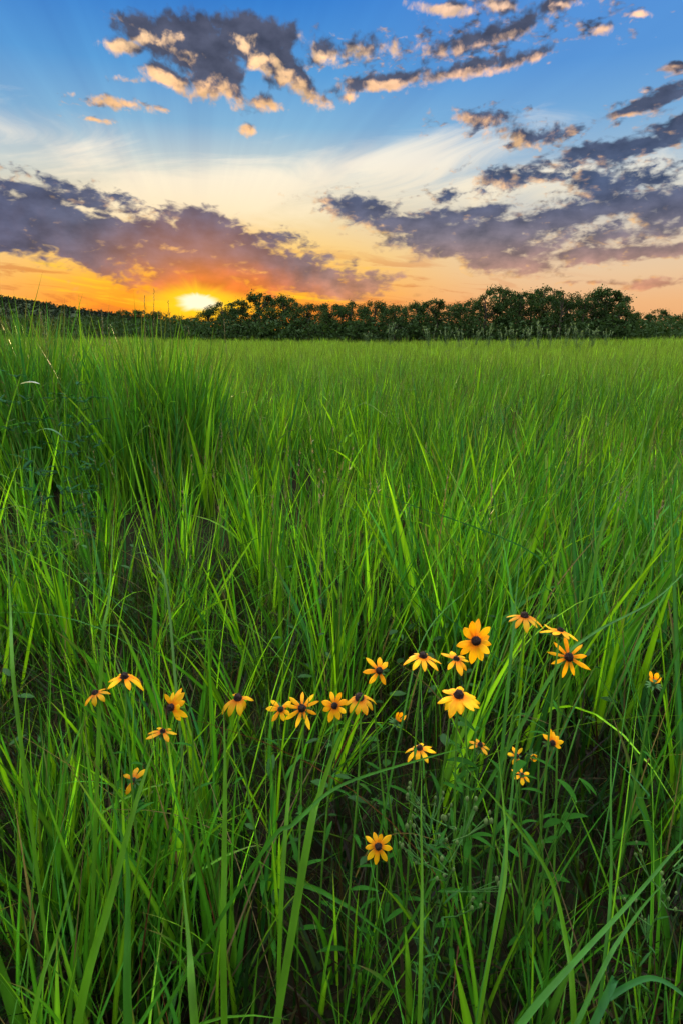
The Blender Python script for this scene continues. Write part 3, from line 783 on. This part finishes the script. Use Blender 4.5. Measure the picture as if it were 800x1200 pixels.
class E:
    """tiny expression wrapper over math nodes"""
    nt = NT
    def __init__(s, sock): s.s = sock
    @staticmethod
    def _in(node, i, v):
        if isinstance(v, E): node.id_data.links.new(v.s, node.inputs[i])
        else: node.inputs[i].default_value = v
    @staticmethod
    def m(op, *a, clamp=False):
        n = E.nt.nodes.new('ShaderNodeMath'); n.operation = op; n.use_clamp = clamp
        for i, v in enumerate(a): E._in(n, i, v)
        return E(n.outputs[0])
    def __add__(s, o): return E.m('ADD', s, o)
    __radd__ = __add__
    def __sub__(s, o): return E.m('SUBTRACT', s, o)
    def __rsub__(s, o): return E.m('SUBTRACT', o, s)
    def __mul__(s, o): return E.m('MULTIPLY', s, o)
    __rmul__ = __mul__
    def __truediv__(s, o): return E.m('DIVIDE', s, o)
    def clamp(s): return E.m('ADD', s, 0.0, clamp=True)
    def __pow__(s, o): return E.m('POWER', s, o)
def smooth(x, a, b, lo=0.0, hi=1.0):
    n = E.nt.nodes.new('ShaderNodeMapRange'); n.interpolation_type = 'SMOOTHSTEP'
    E._in(n, 0, x); n.inputs[1].default_value = a; n.inputs[2].default_value = b; n.inputs[3].default_value = lo; n.inputs[4].default_value = hi
    return E(n.outputs[0])
def comb(x, y, z=0.0):
    n = E.nt.nodes.new('ShaderNodeCombineXYZ'); E._in(n, 0, x); E._in(n, 1, y); E._in(n, 2, z); return E(n.outputs[0])
def noise(v, scale, detail=5, rough=.55, dist=0.0, out=0):
    n = E.nt.nodes.new('ShaderNodeTexNoise'); n.noise_dimensions = '2D'; E._in(n, 'Vector', v)
    n.inputs['Scale'].default_value = scale; n.inputs['Detail'].default_value = detail; n.inputs['Roughness'].default_value = rough; n.inputs['Distortion'].default_value = dist
    return E(n.outputs[out])
def vmath(op, a, b=None, out=0):
    n = E.nt.nodes.new('ShaderNodeVectorMath'); n.operation = op; E._in(n, 0, a)
    if b is not None: E._in(n, 1, b)
    return E(n.outputs[out])
def mixc(f, a, b, mode='MIX'):
    n = E.nt.nodes.new('ShaderNodeMix'); n.data_type = 'RGBA'; n.blend_type = mode
    E._in(n, 0, f)
    for i, v in ((6, a), (7, b)):
        if isinstance(v, E): E._in(n, i, v)
        else: n.inputs[i].default_value = (*lin(v), 1)
    return E(n.outputs[2])
def ramp(x, stops, lo, hi):
    n = E.nt.nodes.new('ShaderNodeValToRGB'); cr = n.color_ramp
    E._in(n, 0, (x - lo) / (hi - lo))
    while len(cr.elements) < len(stops): cr.elements.new(.5)
    for e, (p, c) in zip(cr.elements, stops): e.position = (p - lo) / (hi - lo)
    for e, (p, c) in zip(cr.elements, stops): e.color = (*lin(c), 1)
    return E(n.outputs[0])
def mapping(v, loc, rot, scl):
    n = E.nt.nodes.new('ShaderNodeMapping'); n.vector_type = 'TEXTURE'; E._in(n, 0, v)
    n.inputs[1].default_value = (loc[0], loc[1], 0); n.inputs[2].default_value = (0, 0, rot); n.inputs[3].default_value = (scl[0], scl[1], scl[2] if len(scl) > 2 else 1)
    return E(n.outputs[0])
def blob(v, px, py, rx, ry, rot=0, gain=1.0):
    """soft ellipse at a bearing of the sky; 1 in its centre, 0 at its rim, negative outside"""
    a, e = azel(px, py); a1, _ = azel(px + rx, py); _, e1 = azel(px, py - ry)
    l = vmath('LENGTH', mapping(v, (a, e), R(rot), (abs(a1 - a), abs(e1 - e), 1e6)), out='Value')
    return (1.0 - l) * gain if gain != 1.0 else 1.0 - l
def smax(v, blobs, k=.12):
    """smooth union of soft ellipses, carried along as the z of the running vector"""
    sp_ = E.nt.nodes.new('ShaderNodeSeparateXYZ'); E._in(sp_, 0, v); x, y = E(sp_.outputs[0]), E(sp_.outputs[1])
    r = None; run = v
    for b in blobs:
        i = blob(run, *b)
        r = i if r is None else E.m('SMOOTH_MAX', r, i, k)
        run = comb(x, y, r)
    return r

CUMULUS = [  # px, py, rx, ry, rot, gain
 (175, 42, 50, 26, -20, 1.3), (215, 40, 62, 36, 0, 1.6), (250, 88, 44, 36, -20, 1.4), (292, 42, 64, 34, 0, 1.7), (320, 72, 54, 32, -25, 1.5), (238, 62, 54, 44, 0, 1.5), (352, 96, 40, 22, -25, .9), (145, 54, 30, 14, 0, .9), (200, 92, 44, 16, -15, .9), (270, 108, 22, 18, 0, .9),
 (376, 58, 28, 20, 0, .85), (434, 58, 50, 17, 0, .85), (312, 122, 22, 12, 0, .7), (291, 151, 15, 8, 0, .6), (404, 112, 16, 8, 0, .6),
 (450, 97, 75, 12, 4, .95), (545, 82, 75, 13, 9, 1.05), (610, 68, 46, 11, 12, .95), (560, 48, 74, 17, 8, 1.0), (600, 35, 44, 16, 14, .9), (525, 12, 50, 12, -4, .8), (590, 8, 50, 16, -8, .85), (655, 6, 36, 12, 0, .9),
 (705, 32, 12, 6, 0, .5), (748, 17, 14, 5, 0, .5), (135, 121, 38, 7, 0, .65), (115, 142, 16, 4, 0, .55), (150, 94, 20, 6, 0, .55),
 (556, 138, 40, 12, 0, .6), (620, 157, 50, 12, -3, .7), (588, 209, 44, 14, 0, .7), (640, 165, 30, 10, 0, .55),
]
BANKS = [
 # left bank
 (20, 262, 140, 48, 0, 1.6), (110, 282, 130, 36, -4, 1.5), (200, 290, 140, 44, -4, 1.6), (245, 272, 66, 30, -10, 1.3), (160, 268, 60, 18, 0, 1.0), (300, 312, 120, 32, -6, 1.5), (370, 330, 110, 20, -2, 1.3), (60, 230, 120, 12, -8, .85), (240, 332, 110, 28, 0, 1.1), (0, 285, 130, 22, 0, 1.1), (317, 277, 22, 7, -20, .65), (390, 318, 40, 8, -10, .7),
 # centre-right bank
 (470, 264, 90, 20, -10, 1.15), (560, 278, 130, 32, 0, 1.4), (540, 252, 100, 12, 4, 1.0), (640, 262, 100, 16, 6, .95), (590, 306, 90, 22, -8, 1.05), (420, 248, 46, 20, -15, .9), (680, 302, 90, 11, 3, .9), (760, 296, 80, 12, 3, .9), (775, 332, 60, 7, 3, .75), (700, 330, 44, 5, 0, .6),
 # right strands
 (745, 172, 110, 22, 12, 1.15), (790, 150, 70, 26, 14, 1.15), (690, 180, 80, 12, 6, .95), (740, 125, 80, 9, 14, .85), (795, 110, 50, 7, 10, .8), (790, 80, 30, 6, 0, .7), (690, 212, 66, 26, -28, .9), (730, 240, 100, 16, 6, 1.05), (790, 240, 60, 34, 10, 1.15), (640, 205, 50, 10, -4, .6), (720, 275, 50, 8, 4, .8),
]
def density_group(name, blobs, nscale, amp, warp, stretch, seed, fine=.42):
    g = bpy.data.node_groups.new(name, 'ShaderNodeTree')
    g.interface.new_socket('Vector', in_out='INPUT', socket_type='NodeSocketVector'); g.interface.new_socket('D', in_out='OUTPUT', socket_type='NodeSocketFloat')
    E.nt = g; gi = g.nodes.new('NodeGroupInput'); go = g.nodes.new('NodeGroupOutput'); v = E(gi.outputs[0])
    sv = vmath('MULTIPLY', v, (1 / stretch, 1, 1)); sv = vmath('ADD', sv, (seed, seed * .37, 0))
    wn = noise(sv, nscale * .55, 3, .5, out='Color'); wn = vmath('SUBTRACT', wn, (.5, .5, .5)); wv = vmath('ADD', v, vmath('MULTIPLY', wn, (warp * 1.4, warp, 0)))
    d = smax(wv, blobs)
    n = noise(sv, nscale, 3, .5, .2); n2 = noise(sv, nscale * 3.0, 5, .52, .3)
    res = d + (n - .5) * (amp * .8) + (n2 - .5) * (amp * fine)
    g.links.new(res.s, go.inputs[0]); E.nt = NT
    return g
G1 = density_group('cumulus_density', CUMULUS, .60, 1.9, .8, 1.15, 3.0)
G2 = density_group('bank_density', BANKS, .62, 2.2, 1.0, 2.1, 11.0, .54)
FLECKS = [(570, 140, 60, 18, 0, .8), (640, 160, 60, 14, 0, .8), (590, 210, 70, 20, 0, .8), (670, 205, 60, 30, 0, .9), (540, 228, 60, 14, 0, .6), (430, 250, 70, 22, -10, .8), (730, 215, 90, 40, 0, .9), (700, 275, 120, 34, 0, .8), (520, 262, 110, 20, 0, .7),
 (90, 222, 120, 14, -8, .9), (170, 245, 60, 14, -8, .8), (330, 280, 50, 12, -10, .7), (140, 122, 60, 8, 0, .7), (115, 142, 30, 5, 0, .6), (430, 75, 60, 22, 0, .35), (550, 50, 110, 34, 6, .5), (690, 28, 60, 22, 0, .5), (760, 120, 70, 16, 10, .7)]
G3 = density_group('fleck_density', FLECKS, 1.0, 2.6, .6, 2.0, 27.0, .45)
def use(g, v):
    n = NT.nodes.new('ShaderNodeGroup'); n.node_tree = g; NT.links.new(v.s, n.inputs[0]); return E(n.outputs[0])

tc = NT.nodes.new('ShaderNodeTexCoord'); sp = NT.nodes.new('ShaderNodeSeparateXYZ'); NT.links.new(tc.outputs['Generated'], sp.inputs[0])
dx, dy, dz = (E(sp.outputs[i]) for i in range(3))
AZ = E.m('ARCTAN2', dx, dy) * 57.29578; EL = E.m('ARCSINE', dz) * 57.29578
Pv = comb(AZ, EL)
elr = E.m('MAXIMUM', EL, 0.0)
near = ramp(elr, [(0, (235, 110, 45)), (1.8, (255, 140, 25)), (4.2, (255, 178, 40)), (6.7, (255, 205, 105)), (9.8, (243, 220, 172)), (13.0, (205, 212, 205)), (16.5, (128, 178, 214)), (20, (84, 154, 214)), (25, (38, 118, 205)), (40, (45, 110, 205))], 0, 40)
farc = ramp(elr, [(0, (236, 168, 112)), (2.5, (240, 182, 128)), (5, (234, 198, 158)), (8, (222, 205, 182)), (12, (170, 192, 208)), (16.5, (118, 170, 216)), (20, (88, 150, 216)), (25, (80, 142, 216)), (40, (60, 120, 210))], 0, 40)
dazs = E.m('ABSOLUTE', AZ - SUN_AZ)
sky = mixc(smooth(dazs, 5, 34), near, farc)
# thin high cirrus fanning out of the middle of the sky
cv = mapping(Pv, (0, 0), R(8), (5.5, 1.0))
c1 = noise(vmath('ADD', cv, (4.2, 1.7, 0)), .38, 6, .6, .6)
cmask = smax(Pv, [(330, 215, 330, 46, 8), (460, 195, 200, 40, 8), (250, 240, 260, 36, 4), (640, 215, 260, 36, 0, .8), (60, 170, 160, 34, -12, .35)])
cir = smooth(c1 + cmask * .5, .42, .92)
sky = mixc(cir * .85, sky, ramp(EL, [(3, (255, 214, 130)), (9, (255, 234, 190)), (14, (253, 242, 222)), (20, (222, 230, 235))], 0, 25))
# warm streaks low over the horizon near the sun
s1 = noise(vmath('ADD', mapping(Pv, (0, 0), R(-6), (6.0, .8)), (9.2, 3.3, 0)), .8, 5, .6, .4)
st = smooth(s1, .50, .66) * smooth(EL, 8.5, 4.5) * smooth(dazs, 40, 14)
sky = mixc(st * .55, sky, (200, 100, 50))
st2 = smooth(s1, .46, .30) * smooth(EL, 8, 5) * smooth(dazs, 22, 6)
sky = mixc(st2 * .9, sky, (255, 205, 40))
# faint sunbeams above the sun
ang = E.m('ARCTAN2', AZ - SUN_AZ, EL - SUN_EL)
beam = noise(comb(ang * 5.0, 1.3), 1.2, 3, .6)
beamf = (beam - .5) * smooth(EL, 9, 16) * .30
sky = mixc(1.0, sky, comb(beamf + 1.0, beamf + 1.0, beamf * .6 + 1.0), 'MULTIPLY')

# sun disc glow, its angular distance measured in the sky
ddx = (AZ - SUN_AZ) * .74; ddy = EL - SUN_EL
rs = E.m('SQRT', ddx * ddx + ddy * ddy)
# clouds: two layers, each lit from the side of the sun
def layer(sky, G, off, lo, hi, dark_ramp, lit_ramp, litgain, thick):
    d0 = use(G, Pv)
    dirx = (SUN_AZ - AZ); diry = (SUN_EL - EL) 
    inv = 1.0 / 1.0
    dl = E.m('SQRT', dirx * dirx + diry * diry + .01)
    p1 = comb(AZ + dirx / dl * off, EL + diry / dl * off)
    d1 = use(G, p1)
    alpha = smooth(d0, lo, hi)
    lit = smooth((d0 - d1) * litgain + (1 - smooth(d0, lo + .1, thick)) * .55, .38, 1.2)
    col = mixc(lit, dark_ramp, lit_ramp); col = mixc(1.0, col, comb((inner - .5) * 1.6 + 1.0, (inner - .5) * 1.4 + 1.0, (inner - .5) * 1.2 + 1.0), 'MULTIPLY')
    return mixc(alpha, sky, col), alpha
big = noise(Pv, .35, 5, .6)
dark = ramp(EL + (big - .5) * 5, [(2, (205, 112, 70)), (4.2, (150, 102, 100)), (6, (104, 96, 114)), (9, (80, 90, 118)), (12, (70, 86, 118)), (20, (76, 84, 108)), (30, (70, 78, 104))], 0, 30)
dark = mixc(smooth(AZ, -8, 6) * smooth(EL, 14, 6), dark, ramp(EL, [(2, (225, 150, 105)), (5, (176, 135, 120)), (8, (124, 116, 128)), (12, (82, 96, 130))], 0, 14))
ra = (AZ - SUN_AZ - 2.0) * .42; rsc = E.m('SQRT', ra * ra + ddy * ddy)
nearsun = smooth(rsc, 4.3, 1.0)
inner = noise(vmath('MULTIPLY', Pv, (.55, 1, 1)), .8, 5, .5)
dark = mixc(smooth(AZ, -20, -31) * .6, dark, (76, 84, 118))
dark = mixc(nearsun * .85, dark, (228, 105, 40))
lit = ramp(EL, [(2, (255, 170, 70)), (6, (255, 200, 115)), (11, (255, 205, 150)), (18, (255, 200, 145)), (25, (255, 222, 180))], 0, 30)
lit = mixc(smooth(AZ, -4, 10) * smooth(EL, 14, 20) * .5, lit, (240, 190, 170))
lit = mixc(nearsun * .7, lit, (255, 140, 40))
sky, a3 = layer(sky, G3, .45, .05, .85, dark, lit, .8, 1.1)
sky, a2 = layer(sky, G2, .8, -.06, .54, dark, lit, .9, .8)
sky, a1 = layer(sky, G1, 1.0, -.08, .60, dark, lit, 1.0, .9)
# the sun itself burning through: core, corona and wide warm glow
gx = E.m('ABSOLUTE', ddx * .55)
flare = noise(comb(E.m('ARCTAN2', ddx, ddy) * 1.0, 4.7), 1.6, 3, .6)
rs2 = E.m('SQRT', gx * gx + ddy * ddy) * (1.0 + (flare - .5) * .9) * (1.0 + smooth(ddy, .3, 1.4) * .5)
core = smooth(rs2, 1.0, .42); cor = smooth(rs2, 3.0, .5); wide = smooth(rs, 9.5, .5)
sky = mixc(wide * .42, sky, (255, 140, 20))
sky = mixc(cor, sky, (255, 208, 25))
sky = mixc(core, sky, (255, 250, 215))
# unseen sky overhead and behind the viewer, brightness added to light the field
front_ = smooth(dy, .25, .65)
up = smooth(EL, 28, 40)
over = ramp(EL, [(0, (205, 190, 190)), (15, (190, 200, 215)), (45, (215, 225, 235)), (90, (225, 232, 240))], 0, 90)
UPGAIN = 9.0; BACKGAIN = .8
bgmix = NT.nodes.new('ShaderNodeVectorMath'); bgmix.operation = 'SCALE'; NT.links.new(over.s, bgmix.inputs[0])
band = smooth(EL, 26, 36) * smooth(EL, 74, 50)          # added fill brightness half way up, weaker overhead
fill_gain = band * (smooth(dy, -.3, .5) * 5.2 + 2.6) + 1.5
NT.links.new((smooth(EL, 24, 36) * fill_gain + smooth(EL, 30, 5) * BACKGAIN).s, bgmix.inputs['Scale'])
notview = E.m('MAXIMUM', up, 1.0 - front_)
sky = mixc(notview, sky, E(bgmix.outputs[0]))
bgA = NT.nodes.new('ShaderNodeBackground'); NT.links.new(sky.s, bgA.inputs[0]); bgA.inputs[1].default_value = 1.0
nish = NT.nodes.new('ShaderNodeTexSky'); nish.sky_type = 'NISHITA'; nish.sun_disc = False
nish.sun_elevation = R(SUN_EL); nish.sun_rotation = R(SUN_AZ)
bgB = NT.nodes.new('ShaderNodeBackground'); NT.links.new(nish.outputs[0], bgB.inputs[0]); bgB.inputs[1].default_value = .004
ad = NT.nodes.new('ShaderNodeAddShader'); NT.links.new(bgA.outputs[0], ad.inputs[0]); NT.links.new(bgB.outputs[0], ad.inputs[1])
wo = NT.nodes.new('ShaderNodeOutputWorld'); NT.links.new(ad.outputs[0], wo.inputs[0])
W.cycles.sampling_method = 'NONE'

sl = bpy.data.lights.new('sun', 'SUN'); sl.energy = 4.5; sl.angle = R(.5); sl.color = (1, .66, .30)
so = bpy.data.objects.new('sun', sl); COL.objects.link(so)
sd = Vector((math.sin(R(SUN_AZ)) * math.cos(R(SUN_EL)), math.cos(R(SUN_AZ)) * math.cos(R(SUN_EL)), math.sin(R(SUN_EL))))
so.rotation_euler = sd.to_track_quat('Z', 'Y').to_euler()

# ------------------------------------------------------------------ render settings
S.render.engine = 'CYCLES'
S.cycles.max_bounces = 6; S.cycles.diffuse_bounces = 2; S.cycles.glossy_bounces = 2; S.cycles.transmission_bounces = 3
S.cycles.use_denoising = True
S.cycles.sample_clamp_indirect = 4
try: S.cycles.denoiser = 'OPENIMAGEDENOISE'
except Exception: pass
S.view_settings.view_transform = 'Standard'; S.view_settings.look = 'None'; S.view_settings.gamma = 1; S.view_settings.exposure = 0
S.view_settings.use_curve_mapping = False
